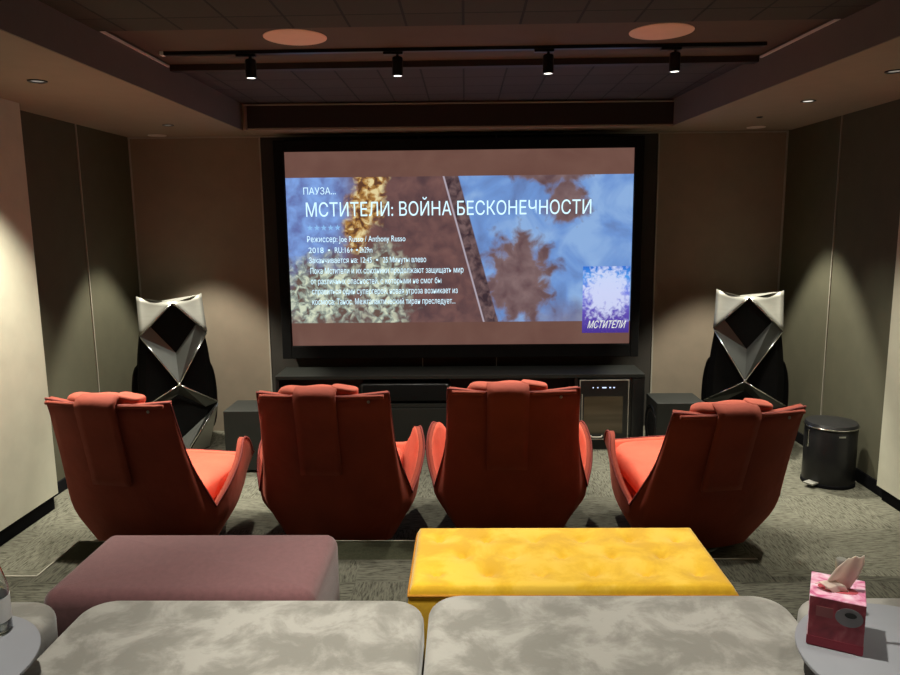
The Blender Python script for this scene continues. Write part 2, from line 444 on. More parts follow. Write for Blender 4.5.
# local x = world x + .04 ; local z = world z - 1.56
brown = ramp(nt, n2, [(.3, srgb(84, 62, 66)), (.7, srgb(122, 88, 84))])
blue = ramp(nt, n1, [(.32, srgb(98, 124, 176)), (.48, srgb(112, 152, 214)), (.62, srgb(142, 178, 226))])
blueL = ramp(nt, n2, [(.3, srgb(96, 108, 166)), (.62, srgb(130, 168, 232))])
gold = ramp(nt, n3, [(.40, srgb(96, 62, 44)), (.5, srgb(176, 128, 66)), (.60, srgb(232, 214, 160))])
pale = ramp(nt, n3, [(.40, srgb(104, 84, 76)), (.5, srgb(146, 158, 148)), (.60, srgb(214, 222, 196))])
c = brown
c = mixc(ell(-1.33, .34, .42, .62, .3, .5), c, blueL)
c = mixc(ell(-.76, .36, .13, .38, .25, .9, n2, -.32), c, gold)
c = mixc(ell(-.62, -.32, .20, .32, .35, .8, n2), c, pale)
c = mixc(ell(-1.15, -.36, .34, .28, .35, .8, n2), c, pale)
# right side blue sky field (right of the diagonal blade)
diag = M_('ADD', X, M_('MULTIPLY', Z, .27))     # blade axis: x + .27 z = const
rightf = N(nt, 'ShaderNodeMapRange'); rightf.inputs['From Min'].default_value = .140; rightf.inputs['From Max'].default_value = .15
nt.links.new(diag, rightf.inputs['Value'])
sky = blue
brown2 = ramp(nt, n2, [(.3, srgb(98, 74, 78)), (.7, srgb(136, 112, 112))])
sky = mixc(ell(.86, .36, .17, .17, .2, .9, n2), sky, brown2)
sky = mixc(ell(.72, .62, .34, .10, .2, .9, n2), sky, brown2)
sky = mixc(ell(.47, -.24, .27, .36, .22, 1.0, n2), sky, brown2)
sky = mixc(M_('MULTIPLY', ell(1.0, -.62, .5, .16, .5, .7, n2), .6), sky, brown2)
c = mixc(rightf.outputs['Result'], c, sky)
bl = N(nt, 'ShaderNodeMapRange'); bl.inputs['From Min'].default_value = .060; bl.inputs['From Max'].default_value = .05
nt.links.new(M_('ABSOLUTE', M_('SUBTRACT', diag, .092)), bl.inputs['Value'])
c = mixc(bl.outputs['Result'], c, ramp(nt, n3, [(.35, srgb(58, 44, 52)), (.65, srgb(120, 96, 96))]))
ed = N(nt, 'ShaderNodeMapRange'); ed.inputs['From Min'].default_value = .010; ed.inputs['From Max'].default_value = .004
nt.links.new(M_('ABSOLUTE', M_('SUBTRACT', diag, .030)), ed.inputs['Value'])
c = mixc(M_('MULTIPLY', ed.outputs['Result'], .8), c, rgb(srgb(190, 182, 196)))
# letterbox bands
inside = M_('LESS_THAN', M_('ABSOLUTE', M_('ADD', Z, .008)), .588)
band = ramp(nt, n1, [(.3, srgb(104, 72, 64)), (.7, srgb(116, 84, 74))])
c = mixc(inside, band, c)
nt.links.new(c, b.inputs['Emission Color']); b.inputs['Emission Strength'].default_value = .95
b.inputs['Base Color'].default_value = (.02, .02, .02, 1); b.inputs['Roughness'].default_value = .9
obj('screen_surface', B(IX0+.04, IX1+.04, 0, .012, IZ0-1.56, IZ1-1.56), picture, scr)

txt_m = emis('caption_cyan', srgb(205, 240, 255), 1.25)
star_m = emis('star_blue', srgb(140, 190, 240), 1.0)
def textmesh(s):
    cu = bpy.data.curves.new('t', 'FONT'); cu.body = s; cu.size = 1; cu.resolution_u = 3
    o = bpy.data.objects.new('t', cu); COL.objects.link(o)
    dg = bpy.context.evaluated_depsgraph_get(); dg.update()
    me = bpy.data.meshes.new_from_object(o.evaluated_get(dg))
    bpy.data.objects.remove(o); return me
hm = textmesh('H'); CAP = max(v.co.y for v in hm.vertices)
def text(s, x0, x1, zb, cap, mt, parent, name='caption_text', y=-.002, shear=0., label=None):
    me = textmesh(s)
    a = min(v.co.x for v in me.vertices); w = max(v.co.x for v in me.vertices)-a
    k = cap/CAP
    for v in me.vertices:
        lx = (v.co.x-a)*(x1-x0)/w+x0+shear*v.co.y*k
        v.co = (lx, y, zb+v.co.y*k)
    me.materials.clear(); me.materials.append(mt)
    o = link(name, me, parent)
    if label: o['label'] = label
    return o
def PX(px): return (px-465.0)/723*5.97  # replaced below by measured metres
T = [('ПАУЗА...', -1.277, -1.02, 2.008, .052), ('МСТИТЕЛИ: ВОЙНА БЕСКОНЕЧНОСТИ', -1.262, 1.028, 1.832, .106),
     ('Режиссер: Joe Russo / Anthony Russo', -1.262, -.467, 1.628, .046), ('2018', -1.254, -1.135, 1.540, .044), ('•', -1.096, -1.082, 1.540, .044), ('RU:16+', -1.04, -.895, 1.540, .044), ('•', -.868, -.854, 1.540, .044), ('2h29m', -.838, -.738, 1.540, .044),
     ('Заканчивается на: 12:45', -1.254, -.745, 1.458, .044), ('•', -.706, -.692, 1.458, .044), ('25 Минуты влево', -.650, -.302, 1.458, .044),
     ('Пока Мстители и их союзники продолжают защищать мир', -1.246, .001, 1.371, .046),
     ('от различных опасностей, с которыми не смог бы', -1.246, -.181, 1.286, .046),
     ('справиться один супергерой, новая угроза возникает из', -1.240, -.048, 1.203, .046),
     ('космоса: Танос. Межгалактический тиран преследует...', -1.240, -.068, 1.118, .046)]
for s, x0, x1, zb, cap in T:
    text(s, x0+.022, x1+.026, zb-1.56, cap, txt_m, scr)
bm = bmesh.new()
for i in range(5):
    cx = -1.235+.022+i*.056; cz = 1.742-1.56
    bm.faces.new([bm.verts.new((cx+(.026 if j % 2 == 0 else .011)*math.sin(j*PI/5), -.002, cz+(.026 if j % 2 == 0 else .011)*math.cos(j*PI/5))) for j in range(10)])
obj('rating_stars', bm, star_m, scr)
# little poster: plain stand-in artwork in blue and violet with its title
m, nt, b = newmat('poster_art')
tc = nt.nodes.new('ShaderNodeTexCoord'); sep = nt.nodes.new('ShaderNodeSeparateXYZ'); nt.links.new(tc.outputs['Object'], sep.inputs[0])
X, Z = sep.outputs['X'], sep.outputs['Z']; n1 = noise(6, 3, .8); n2 = noise(26, 5, .5); n3 = n2
mr = N(nt, 'ShaderNodeMapRange'); mr.inputs['From Min'].default_value = -.70; mr.inputs['From Max'].default_value = -.15; nt.links.new(Z, mr.inputs['Value'])
c = ramp(nt, mr.outputs['Result'], [(0, srgb(64, 44, 140)), (.30, srgb(92, 74, 176)), (.6, srgb(120, 130, 226)), (.85, srgb(70, 150, 232)), (1, srgb(40, 110, 210))])
c = mixc(M_('MULTIPLY', ell(1.19, -.36, .18, .20, .3, 1.3, n2), .85), c, rgb(srgb(214, 222, 250)))
nt.links.new(c, b.inputs['Emission Color']); b.inputs['Emission Strength'].default_value = 1.
b.inputs['Base Color'].default_value = (.02, .02, .02, 1)
obj('film_poster', B(.957+.04, 1.338+.04, -.003, -.001, .866-1.56, 1.41-1.56), m, scr)
text('МСТИТЕЛИ', 1.00+.04, 1.30+.04, .905-1.56, .058, emis('poster_title', srgb(235, 240, 225), 1.1), scr, 'poster_title', y=-.0045, shear=.25)

# ------------------------------------------------------------------ media cabinet and what it holds
CY0, CY1 = 5.50, 5.86
cab = thing('media_cabinet', 'long low black media cabinet below the screen', 'cabinet', (0, CY0, 0))
x0, x1 = -1.49, 1.385
bm = B(x0, x1, 0, .36, .572, .602, r=.003, seg=2)
obj('top_panel', bm, dark_grey, cab)
bm = bmesh.new()
for a in (x0, .845, 1.262, x1-.025): box(bm, a, a+.025, .005, .36, 0, .572)
box(bm, x0, x1, .33, .36, 0, .572); box(bm, x0, .85, .005, .33, 0, .03); box(bm, .85, x1, .005, .33, 0, .012)
obj('carcass', bm, black_lacquer, cab)
obj('shelf', B(x0+.025, .845, .004, .33, .345, .372), dark_grey, cab)
w = (.845-x0-.025)/3
for i in range(3):
    d = obj('drawer', B(x0+.027+i*w, x0+.021+(i+1)*w, -.012, .30, .04, .34, r=.003, seg=2), dark_grey, cab)
obj('side_panel_door', B(1.289, 1.358, -.005, .02, .03, .565), black_lacquer, cab)
# centre speaker on the shelf
t = thing('centre_speaker', 'black rounded centre loudspeaker on the open shelf of the media cabinet', 'speaker', (-.48, CY0+.02, .373))
obj('cabinet_body', B(-.36, .36, 0, .26, .006, .165, r=.035, seg=4), black_lacquer, t, True, 40)
obj('grille', B(-.33, .33, -.01, .02, .02, .15, r=.008), black_cloth, t, True, 40)
for s in (-1, 1): obj('foot', B(s*.28-.02, s*.28+.02, .04, .2, 0, .01), black_metal, t)
# wine cooler
wc = thing('wine_cooler', 'built-in black drinks cooler with glass door and lit controls in the cabinet', 'wine cooler', (1.067, CY0, .013))
obj('body', B(-.19, .19, 0, .31, 0, .552), black_metal, wc)
d = obj('door', B(-.19, .19, -.03, -.001, .075, .552, r=.003, seg=2), black_lacquer, wc)
bm = bmesh.new()
for a in ((-.19, -.184, .075, .552), (.184, .19, .075, .552), (-.184, .184, .546, .552), (-.184, .184, .075, .081)):
    box(bm, a[0], a[1], -.034, -.029, a[2], a[3])
obj('metal_edge', bm, trim_metal, d)
obj('glass_pane', B(-.155, .145, -.033, -.029, .125, .42), dglass, d)
obj('inner_edge_strip', B(-.172, -.166, -.033, -.029, .09, .44), trim_metal, d)
obj('handle', tube([(-.1, -.035, .108), (-.09, -.05, .1), (-.02, -.05, .1), (-.01, -.035, .108)], .006), trim_metal, d, True)
cl = emis('control_light', (.6, .72, 1.), 1.6)
for x, s in ((-.085, .004), (-.05, .004), (.0, .016), (.045, .006), (.075, .006)): obj('control_light', B(x-s, x+s, -.0325, -.029, .486, .494), cl, d)

# subwoofers
def sub(name, x0_, x1_, y0_, y1_, h, label, face):
    t = thing(name, label, 'subwoofer', ((x0_+x1_)/2, (y0_+y1_)/2, 0))
    a, c_ = (x1_-x0_)/2, (y1_-y0_)/2
    obj('cabinet_body', B(-a, a, -c_, c_, .02, h, r=.004, seg=2), dark_grey, t)
    for s in (-1, 1):
        for u in (-1, 1): obj('foot', lathe([(0, 0), (.02, 0), (.02, .02), (0, .02)], 12, c=(s*(a-.04), u*(c_-.04), 0)), black_metal, t)
    bm = lathe([(0, -.0), (.06, .012), (.12, -.004), (.14, .006), (.15, .004), (.15, 0)], 40)
    bmesh.ops.rotate(bm, verts=bm.verts, cent=(0, 0, 0), matrix=Matrix.Rotation(PI/2*face, 3, 'Y'))
    bmesh.ops.translate(bm, verts=bm.verts, vec=(face*(a+.0), 0, h/2+.02))
    obj('driver_cone', bm, black_cloth, t, True, 30)
    bm = tube([(face*(a+.003), .158*math.cos(2*PI*i/40), h/2+.02+.158*math.sin(2*PI*i/40)) for i in range(40)], .004, 6, closed=True)
    obj('driver_ring', bm, black_metal, t, True)
    return t
sub('subwoofer', -1.735, -1.43, 4.98, 5.31, .46, 'black box subwoofer beside the left loudspeaker and the cabinet', 1)
sub('subwoofer', 1.388, 1.74, 5.14, 5.46, .46, 'black box subwoofer between the cabinet and the right loudspeaker', -1)

# ------------------------------------------------------------------ faceted loudspeakers
def loudspeaker(label, loc, rz, mirror=False):
    t = thing('floor_loudspeaker', label, 'loudspeaker', loc, rz, 'faceted floor loudspeakers beside the screen')
    # body: stacked rings (half width, front y, back y, z)
    bm = bmesh.new(); rings = []
    for hw, yf, yb, z in ((.13, -.10, .16, 0.0), (.17, -.12, .20, .06), (.275, -.13, .24, .40), (.272, -.13, .25, .60), (.250, -.12, .22, .82), (.232, -.09, .19, .95), (.15, .03, .16, 1.14)):
        rings.append([bm.verts.new(p) for p in ((-hw*.82, yf, z), (hw*.82, yf, z), (hw, yf+.07, z), (hw, yb-.1, z), (hw*.5, yb, z), (-hw*.5, yb, z), (-hw, yb-.1, z), (-hw, yf+.07, z))])
    for a, b_ in zip(rings, rings[1:]):
        for i in range(8): bm.faces.new([a[i], a[(i+1) % 8], b_[(i+1) % 8], b_[i]])
    bm.faces.new(rings[-1]); bm.faces.new(rings[0][::-1])
    obj('body', bm, black_cloth, t)
    A, C = (-.235, .02, 1.245), (.235, .02, 1.245); Bm = (0, -.17, 1.205)
    D, E = (-.24, -.12, .955), (.24, -.12, .955); F = (0, -.26, .60); G, H = (-.285, -.16, .40), (.285, -.16, .40); K = (0, -.22, .03)
    # top plates: concave triangular wings
    for s in (-1, 1):
        P = [Vector((s*.235, .02, 1.245)), Vector((0, -.17, 1.205)), Vector((s*.24, -.12, .955))]
        n = 8; bm = bmesh.new(); gr = {}
        for i in range(n+1):
            for j in range(n+1-i):
                u, v = i/n, j/n; w_ = 1-u-v
                p = P[0]*w_+P[1]*u+P[2]*v
                dip = 27*u*v*w_*.016+ 4*w_*u*.015
                gr[i, j] = bm.verts.new((p.x, p.y+dip, p.z-4*w_*u*.014))
        for i in range(n):
            for j in range(n-i):
                bm.faces.new([gr[i, j], gr[i+1, j], gr[i, j+1]])
                if i+j < n-1: bm.faces.new([gr[i+1, j], gr[i+1, j+1], gr[i, j+1]])
        o = obj('wing_plate', bm, alu, t, True)
        md = o.modifiers.new('solid', 'SOLIDIFY'); md.thickness = .012; md.offset = 0
        o['label'] = 'silver triangular wing plate'
    # top bridge behind the plates
    bm = bmesh.new(); vs = [bm.verts.new(p) for p in ((-.235, .02, 1.24), (.235, .02, 1.24), (.17, .2, 1.17), (-.17, .2, 1.17), (0, -.165, 1.2), (0, .0, 1.12))]
    bm.faces.new([vs[0], vs[4], vs[1], vs[2], vs[3]]); bmesh.ops.solidify(bm, geom=bm.faces, thickness=.01)
    obj('top_cap', bm, alu, t)
    # upper black grille (diamond) and grey V ledge
    obj('tweeter_grille', prism([(0, -.150, 1.19), (-.172, -.120, 1.02), (0, -.150, .815), (.172, -.120, 1.02)], .03), black_cloth, t)
    def chev(pts_out, pts_in, name, mt):
        bm = bmesh.new()
        o_ = [bm.verts.new(p) for p in pts_out]; i_ = [bm.verts.new(p) for p in pts_in]
        for q in range(len(o_)-1): bm.faces.new([o_[q], o_[q+1], i_[q+1], i_[q]])
        bmesh.ops.solidify(bm, geom=bm.faces, thickness=.012)
        return obj(name, bm, mt, t)
    chev([D, F, E], [(-.165, -.14, 1.03), (0, -.165, .82), (.165, -.14, 1.03)], 'grey_ledge', alu_dark)
    chev([(-.285, -.165, .405), (0, -.26, .595), (.285, -.165, .405)], [(-.19, -.155, .375), (0, -.16, .50), (.19, -.155, .375)], 'grey_ledge', alu_dark)
    chev([G, (0, -.23, .02), H], [(-.19, -.155, .30), (0, -.165, .15), (.19, -.155, .30)], 'grey_ledge', alu_dark)
    for s in (-1, 1):
        bm = bmesh.new(); vs = [bm.verts.new(p) for p in ((s*.285, -.155, .385), (s*.02, -.225, .015), (s*.22, -.02, .015), (s*.29, .05, .30))]
        bm.faces.new(vs); bmesh.ops.solidify(bm, geom=bm.faces, thickness=.01)
        obj('lower_plate', bm, alu, t)
    # bright edges
    bm = bmesh.new()
    for P in ([(-.235, -.135, .95), (-.002, -.268, .60)], [(.235, -.135, .95), (.002, -.268, .60)], [(-.285, -.17, .41), (0, -.268, .592)], [(.285, -.17, .41), (0, -.268, .592)],
              [(-.285, -.168, .395), (0, -.236, .02)], [(.285, -.168, .395), (0, -.236, .02)], [(-.24, -.128, .962), (0, -.178, 1.206)], [(.24, -.128, .962), (0, -.178, 1.206)]):
        tube(P, .0045, 6, bm)
    obj('polished_edge', bm, chrome, t, True)
    bm = bmesh.new(); bmesh.ops.create_icosphere(bm, subdivisions=2, radius=.014)
    bmesh.ops.translate(bm, verts=bm.verts, vec=(0, -.268, .597)); obj('joint_bead', bm, chrome, t, True)
    # curved fabric side fins
    for s in (-1, 1):
        pts = []
        for k_ in range(17):
            a = PI*k_/16; pts.append((s*(.24+.075*math.sin(a)**.7), .0, .14+.28*(1-math.cos(a))))
        bm = bmesh.new(); prism([(p[0], .05, p[2]) for p in pts], .10, bm)
        obj('side_fin', bm, black_cloth, t)
    obj('base', lathe([(0, 0), (.16, 0), (.16, .02), (.0, .03)], 24, c=(0, .06, 0)), black_metal, t)
    return t
LS = loudspeaker('tall black and silver faceted loudspeaker to the right of the screen', (2.15, 5.50, 0), R(-21))
dup(LS, (-2.275, 5.50, 0), R(28), 'tall black and silver faceted loudspeaker to the left of the screen')

# ------------------------------------------------------------------ pedal bin
t = thing('pedal_bin', 'black round pedal bin by the right wall', 'bin', (2.46, 4.77, 0), R(-20))
r_ = .162
obj('bucket', lathe([(0, .0), (r_-.004, 0), (r_, .012), (r_, .385), (r_-.004, .39), (0, .39)], 64), black_metal, t, True, 40)
obj('base_ring', lathe([(r_-.004, -.0), (r_+.006, .001), (r_+.006, .02), (r_, .024)], 64), black_base, t, True, 40)
obj('lid', lathe([(r_+.003, .391), (r_+.004, .41), (r_-.004, .424), (.10, .434), (0, .437)], 64), black_metal, t, True, 30)
obj('lid_rim', tube([((r_+.004)*math.cos(2*PI*i/64), (r_+.004)*math.sin(2*PI*i/64), .402) for i in range(64)], .004, 8, closed=True), chrome, t, True)
a = R(225)
obj('pedal', B(-.035, .035, -.22, -.15, .022, .036, r=.004), alu, t, rot=(0, 0, R(-38)))
obj('hinge_bracket', B(-.012, .012, -.172, -.158, .26, .38, r=.004), chrome, t, rot=(0, 0, R(-60)))
obj('badge', B(-.02, .02, -.1655, -.16, .355, .364), alu, t, rot=(0, 0, R(18)))

# ------------------------------------------------------------------ armchairs
KEYS = [  # rim, mid, bottom (right half, back centre -> front centre)
 ((0, -.445, .928), (0, -.315, .31), (0, -.20, .06)),
 ((.17, -.438, .932), (.20, -.305, .31), (.15, -.19, .06)),
 ((.332, -.405, .942), (.345, -.265, .31), (.265, -.165, .06)),
 ((.335, -.365, .82), (.37, -.25, .305), (.285, -.145, .06)),
 ((.350, -.29, .60), (.390, -.22, .30), (.295, -.11, .06)),
 ((.415, -.19, .345), (.408, -.175, .275), (.30, -.08, .06)),
 ((.452, -.10, .44), (.420, -.11, .27), (.295, -.05, .06)),
 ((.465, .0, .54), (.42, -.01, .27), (.285, .0, .06)),
 ((.440, .10, .618), (.405, .09, .27), (.26, .06, .06)),
 ((.41, .22, .58), (.37, .19, .27), (.22, .12, .06)),
 ((.370, .34, .48), (.32, .30, .27), (.18, .17, .06)),
 ((.31, .42, .43), (.25, .35, .26), (.12, .20, .06)),
 ((0, .455, .42), (0, .38, .26), (0, .22, .06))]
def col_interp(K, n):
    """Catmull-Rom over key columns, broken at the top corner (2) and at the notch (5)"""
    out = []
    segs = [(0, 2), (2, 5), (5, 12)]
    for a, b_ in segs:
        for i in range(a, b_):
            for s in range(n):
                tt = s/n; q = []
                for c_ in range(3):
                    p1, p2 = Vector(K[i][c_]), Vector(K[i+1][c_])
                    p0 = Vector(K[i-1][c_]) if i-1 >= a else p1*2-p2
                    p3 = Vector(K[i+2][c_]) if i+2 <= b_ else p2*2-p1
                    if i == 0: p0 = Vector((-p2.x, p2.y, p2.z))
                    if i == 11: p3 = Vector((-p1.x, p1.y, p1.z))
                    q.append(.5*((2*p1)+(p2-p0)*tt+(2*p0-5*p1+4*p2-p3)*tt*tt+(3*p1-p0-3*p2+p3)*tt**3))
                out.append(q)
    out.append([Vector(x) for x in K[12]])
    return out
half = col_interp(KEYS, 4)
cols = half+[[Vector((-p.x, p.y, p.z)) for p in c_] for c_ in half[-2:0:-1]]
def prof(c_, s):
    # quadratic Lagrange through s=0,.4,1
    a, m_, e = c_[2], c_[1], c_[0]; k1 = .36; h_ = .12
    if s < k1-h_: return a.lerp(m_, s/k1)
    if s > k1+h_: return m_.lerp(e, (s-k1)/(1-k1))
    p0 = a.lerp(m_, (k1-h_)/k1); p2 = m_.lerp(e, h_/(1-k1)); t_ = (s-k1+h_)/(2*h_)
    return p0*(1-t_)**2+m_*2*t_*(1-t_)+p2*t_*t_
NS = 14
def back_pt(x, z):
    """outer back surface y at given x,z (numerical)"""
    best = None
    for c_ in half[:9]:
        for k_ in range(41):
            p = prof(c_, k_/40); d = (abs(p.x-abs(x)))**2+(p.z-z)**2
            if best is None or d < best[0]: best = (d, p.y)
    return best[1]
def cushion_xz(cx, w_, zs, ys, th, n=12):
    """padded slab following a profile of (y,z) with thickness th towards +y"""
    bm = bmesh.new(); F_, Bk = [], []
    L = len(zs)
    for i in range(L):
        rf, rb = [], []
        e = min(i, L-1-i)/(L-1)*2
        for j in range(n+1):
            u = j/n*2-1; x = cx+w_/2*u
            t_ = th*(max(0, (1-abs(u)**5))*max(.0, 1-(1-e)**6))**.5
            curl = .05*abs(u)**2.2
            rf.append(bm.verts.new((x, ys[i]+t_+curl, zs[i]))); rb.append(bm.verts.new((x, ys[i]+curl, zs[i])))
        F_.append(rf); Bk.append(rb)
    for i in range(L-1):
        for j in range(n):
            bm.faces.new([F_[i][j], F_[i][j+1], F_[i+1][j+1], F_[i+1][j]])
            bm.faces.new([Bk[i][j], Bk[i+1][j], Bk[i+1][j+1], Bk[i][j+1]])
    bmesh.ops.remove_doubles(bm, verts=bm.verts, dist=.0004)
    return bm
def make_chair(label, loc, rz):
    t = thing('swivel_armchair', label, 'armchair', loc, rz, 'rust red swivel armchairs facing the screen')
    bm = bmesh.new(); gr = []
    for c_ in cols: gr.append([bm.verts.new(prof(c_, k_/NS)) for k_ in range(NS+1)])
    L = len(gr)
    for i in range(L):
        for k_ in range(NS): bm.faces.new([gr[i][k_], gr[(i+1) % L][k_], gr[(i+1) % L][k_+1], gr[i][k_+1]])
    bm.faces.new([g[0] for g in gr][::-1])
    bm.normal_update()
    obj_ = obj('shell', bm, [red, red_lit], t, True, 50)
    # make sure the thickness grows inwards
    md = obj_.modifiers.new('solid', 'SOLIDIFY'); md.thickness = .03; md.offset = -1; md.use_even_offset = False; md.material_offset = 1
    rim = [Vector(c_[0])+Vector((0, 0, .002)) for c_ in cols]
    obj('piping', tube(rim, .006, 6, closed=True), piping_m, t, True)
    obj('seat_cushion', cushion(-.31, .31, -.20, .44, .29, .425, .14, .05, .02), red_lit, t, True, 60)
    zs = [.40+.53*i/10 for i in range(11)]
    ys = [back_pt(0, z)+.03 for z in zs]
    obj('back_cushion', cushion_xz(0, .56, zs, ys, .09), red_lit, t, True, 60)
    # arm pads lining the arms
    # headrest pillow and its counterweight flap over the back
    bm = bmesh.new(); rings = []
    for i in range(25):
        u = i/24*2-1; x = -.03+.205*u; k_ = (1-abs(u)**5)**.5 if abs(u) < 1 else 0
        k_ = max(k_, .05); wob = .004*math.sin(7*u+1)
        rings.append([bm.verts.new((x, -.370+.052*k_*math.cos(2*PI*q/20), .936+wob+(.036*k_)*math.sin(2*PI*q/20)-(.08*k_ if math.sin(2*PI*q/20) < -.3 else 0))) for q in range(20)])
    for a_, b_ in zip(rings, rings[1:]):
        for q in range(20): bm.faces.new([a_[q], a_[(q+1) % 20], b_[(q+1) % 20], b_[q]])
    bm.faces.new(rings[0]); bm.faces.new(rings[-1][::-1])
    pil = obj('headrest_pillow', bm, red_pillow, t, True, 70)
    bm = cushion(-.070, .065, -.045, .045, -.012, .020, .035, .012, .006)
    bmesh.ops.rotate(bm, verts=bm.verts, cent=(0, 0, 0), matrix=Matrix.Rotation(R(9), 3, 'Y'))
    bmesh.ops.translate(bm, verts=bm.verts, vec=(.108, -.372, .948))
    obj('pillow_fold', bm, red_pillow, pil, True, 60)
    bm = bmesh.new(); rows = []
    path = [(-.36, .958), (-.40, .964), (-.435, .958), (-.458, .936)]
    for i in range(1, 13):
        z = .936-.43*i/12; path.append((back_pt(-.03, z)-.017, z))
    for y, z in path:
        rows.append([bm.verts.new((-.135+.21*j/6, y, z)) for j in range(7)])
    for a_, b_ in zip(rows, rows[1:]):
        for j in range(6): bm.faces.new([a_[j], a_[j+1], b_[j+1], b_[j]])
    fl = obj('headrest_flap', bm, red, t, True)
    md = fl.modifiers.new('solid', 'SOLIDIFY'); md.thickness = .016; md.offset = 0
    # folded hem strips along the top of the back
    for a_, b_ in ((-.31, -.14), (.08, .31)):
        obj('top_hem', tube([(x, -.436-.006+.05*abs(x)**1.5, .924+.02*abs(x)) for x in [a_+(b_-a_)*i/8 for i in range(9)]], .011, 8), red, t, True)
    obj('snap_button', lathe([(0, .004), (.006, .003), (.008, 0)], 16), alu, t, True, loc=(.235, -.438, .905), rot=(PI/2, 0, 0))
    obj('pedestal', lathe([(0, .02), (.035, .02), (.035, .115), (0, .115)], 24), chrome, t, True, 40)
    obj('base_disc', lathe([(0, 0), (.195, 0), (.20, .005), (.195, .012), (.05, .022), (0, .022)], 64), alu_dark, t, True, 40)
    return t
ch = make_chair('rust red swivel armchair turned right, leftmost of the four in the row', (-1.665, 3.755, 0), R(-9))
dup(ch, (-.70, 3.90, 0), R(-2), 'dark red swivel armchair, second from the left, behind the mauve ottoman')
dup(ch, (.240, 3.97, 0), R(0), 'dark red swivel armchair seen square from behind, beside the drinks cooler')
c4 = dup(ch, (1.215, 3.87, 0), R(9), 'dark red swivel armchair leaning back, rightmost of the row near the pedal bin')
for q in c4.children:       # this one is reclined a few degrees on its pedestal
    if not q.name.startswith(('pedestal', 'base_disc')):
        q.matrix_local = Matrix.Rotation(R(7.5), 4, 'X') @ q.matrix_basis

# ------------------------------------------------------------------ ottomans
PZ = .196
t = thing('mauve_ottoman', 'long mauve fabric ottoman behind the left grey chaise', 'ottoman', (-.935, 2.37, PZ))
obj('cushion', cushion(-.445, .445, -.240, .240, .10, .415, .045, .05, .012), mauve, t, True, 60)
for x in (-.33, .33):
    for y in (-.15, .15): obj('leg', lathe([(0, 0), (.014, 0), (.02, .105), (0, .105)], 16, c=(x, y, 0)), legs_m, t, True, 40)
t = thing('yellow_ottoman', 'long tufted yellow velvet ottoman behind the right grey chaise', 'ottoman', (.337, 2.41, PZ))
tufts = []
for r0, row in enumerate((-.13, 0, .13)):
    for i in range(6):
        x = -.44+i*.175+(.0875 if r0 % 2 else 0)
        if abs(x) < .47: tufts.append((x, row))
bm = bmesh.new(); nx, ny = 120, 56; W_, D_ = .525, .235; g = []
for i in range(nx+1):
    col_ = []
    for j in range(ny+1):
        x = -W_+2*W_*i/nx; y = -D_+2*D_*j/ny
        ex = min(W_-abs(x), D_-abs(y)); z = .418
        if ex < .03: z -= .03*(1-math.sqrt(max(0, 1-(1-ex/.03)**2)))*.7
        dmin = min(math.hypot(x-a, y-c_) for a, c_ in tufts)
        z -= .014*math.exp(-(dmin/.018)**2)+.012*math.exp(-(dmin/.045)**2)
        col_.append(bm.verts.new((x, y, z)))
    g.append(col_)
for i in range(nx):
    for j in range(ny): bm.faces.new([g[i][j], g[i+1][j], g[i+1][j+1], g[i][j+1]])
per = [g[i][0] for i in range(nx+1)]+[g[nx][j] for j in range(1, ny+1)]+[g[i][ny] for i in range(nx-1, -1, -1)]+[g[0][j] for j in range(ny-1, 0, -1)]
prev = per
for dz, sc_ in ((.355, 1.012), (.22, 1.012), (.10, 1.0)):
    cur = [bm.verts.new((v.co.x*sc_ if True else 0, v.co.y*(1+(sc_-1)*2), dz)) for v in per]
    for i in range(len(per)):
        j = (i+1) % len(per); bm.faces.new([prev[i], cur[i], cur[j], prev[j]])
    prev = cur
bm.faces.new(prev)
obj('cushion', bm, yellow_velvet, t, True, 60)
rim = [(-W_, -D_), (W_, -D_), (W_, D_), (-W_, D_)]; pts = []
for i in range(4):
    a, c_ = rim[i], rim[(i+1) % 4]
    for s in range(12): pts.append(((a[0]+(c_[0]-a[0])*s/12)*1.008, (a[1]+(c_[1]-a[1])*s/12)*1.014, .385))
obj('seam_piping', tube(pts, .0045, 6, closed=True), mat('mustard_piping', (.45, .19, .01), .8), t, True)
tb = None
for x, y in tufts:
    if tb is None: tb = obj('tuft_button', lathe([(.009, 0), (.007, .004), (0, .005)], 12), yellow_velvet, t, True, loc=(x, y, .391))
    else:
        q = tb.copy(); COL.objects.link(q); q.location = (x, y, .391)
for x in (-.44, .44):
    for y in (-.18, .18): obj('leg', lathe([(0, 0), (.014, 0), (.02, .105), (0, .105)], 16, c=(x, y, 0)), legs_m, t, True, 40)

# ------------------------------------------------------------------ grey velvet chaises
def chaise(name, x0_, x1_, y1_, label, y0_=.45):
    t = thing(name, label, 'chaise', ((x0_+x1_)/2, (y0_+y1_)/2, PZ))
    a, c_ = (x1_-x0_)/2, (y1_-y0_)/2
    obj('cushion', cushion(-a, a, -c_, c_, .20, .432, .10, .035, .010), grey_velvet, t, True, 60)
    obj('base', cushion(-a+.02, a-.02, -c_+.02, c_-.02, .03, .20, .08, .01, 0), grey_velvet, t, True, 60)
    for x in (-a+.1, a-.1):
        for y in (-c_+.1, c_-.1): obj('foot', lathe([(0, 0), (.02, 0), (.025, .035), (0, .035)], 16, c=(x, y, 0)), legs_m, t)
    return t
G_ = None
chaise('grey_chaise', -1.175, -.130, 2.085, 'grey velvet chaise in the foreground, left of the centre seam')
chaise('grey_chaise', -.118, .965, 2.115, 'grey velvet chaise in the foreground, right of the centre seam')
chaise('side_chaise', -2.25, -1.245, 2.075, 'grey seat behind the left round table, at the left edge', .9)
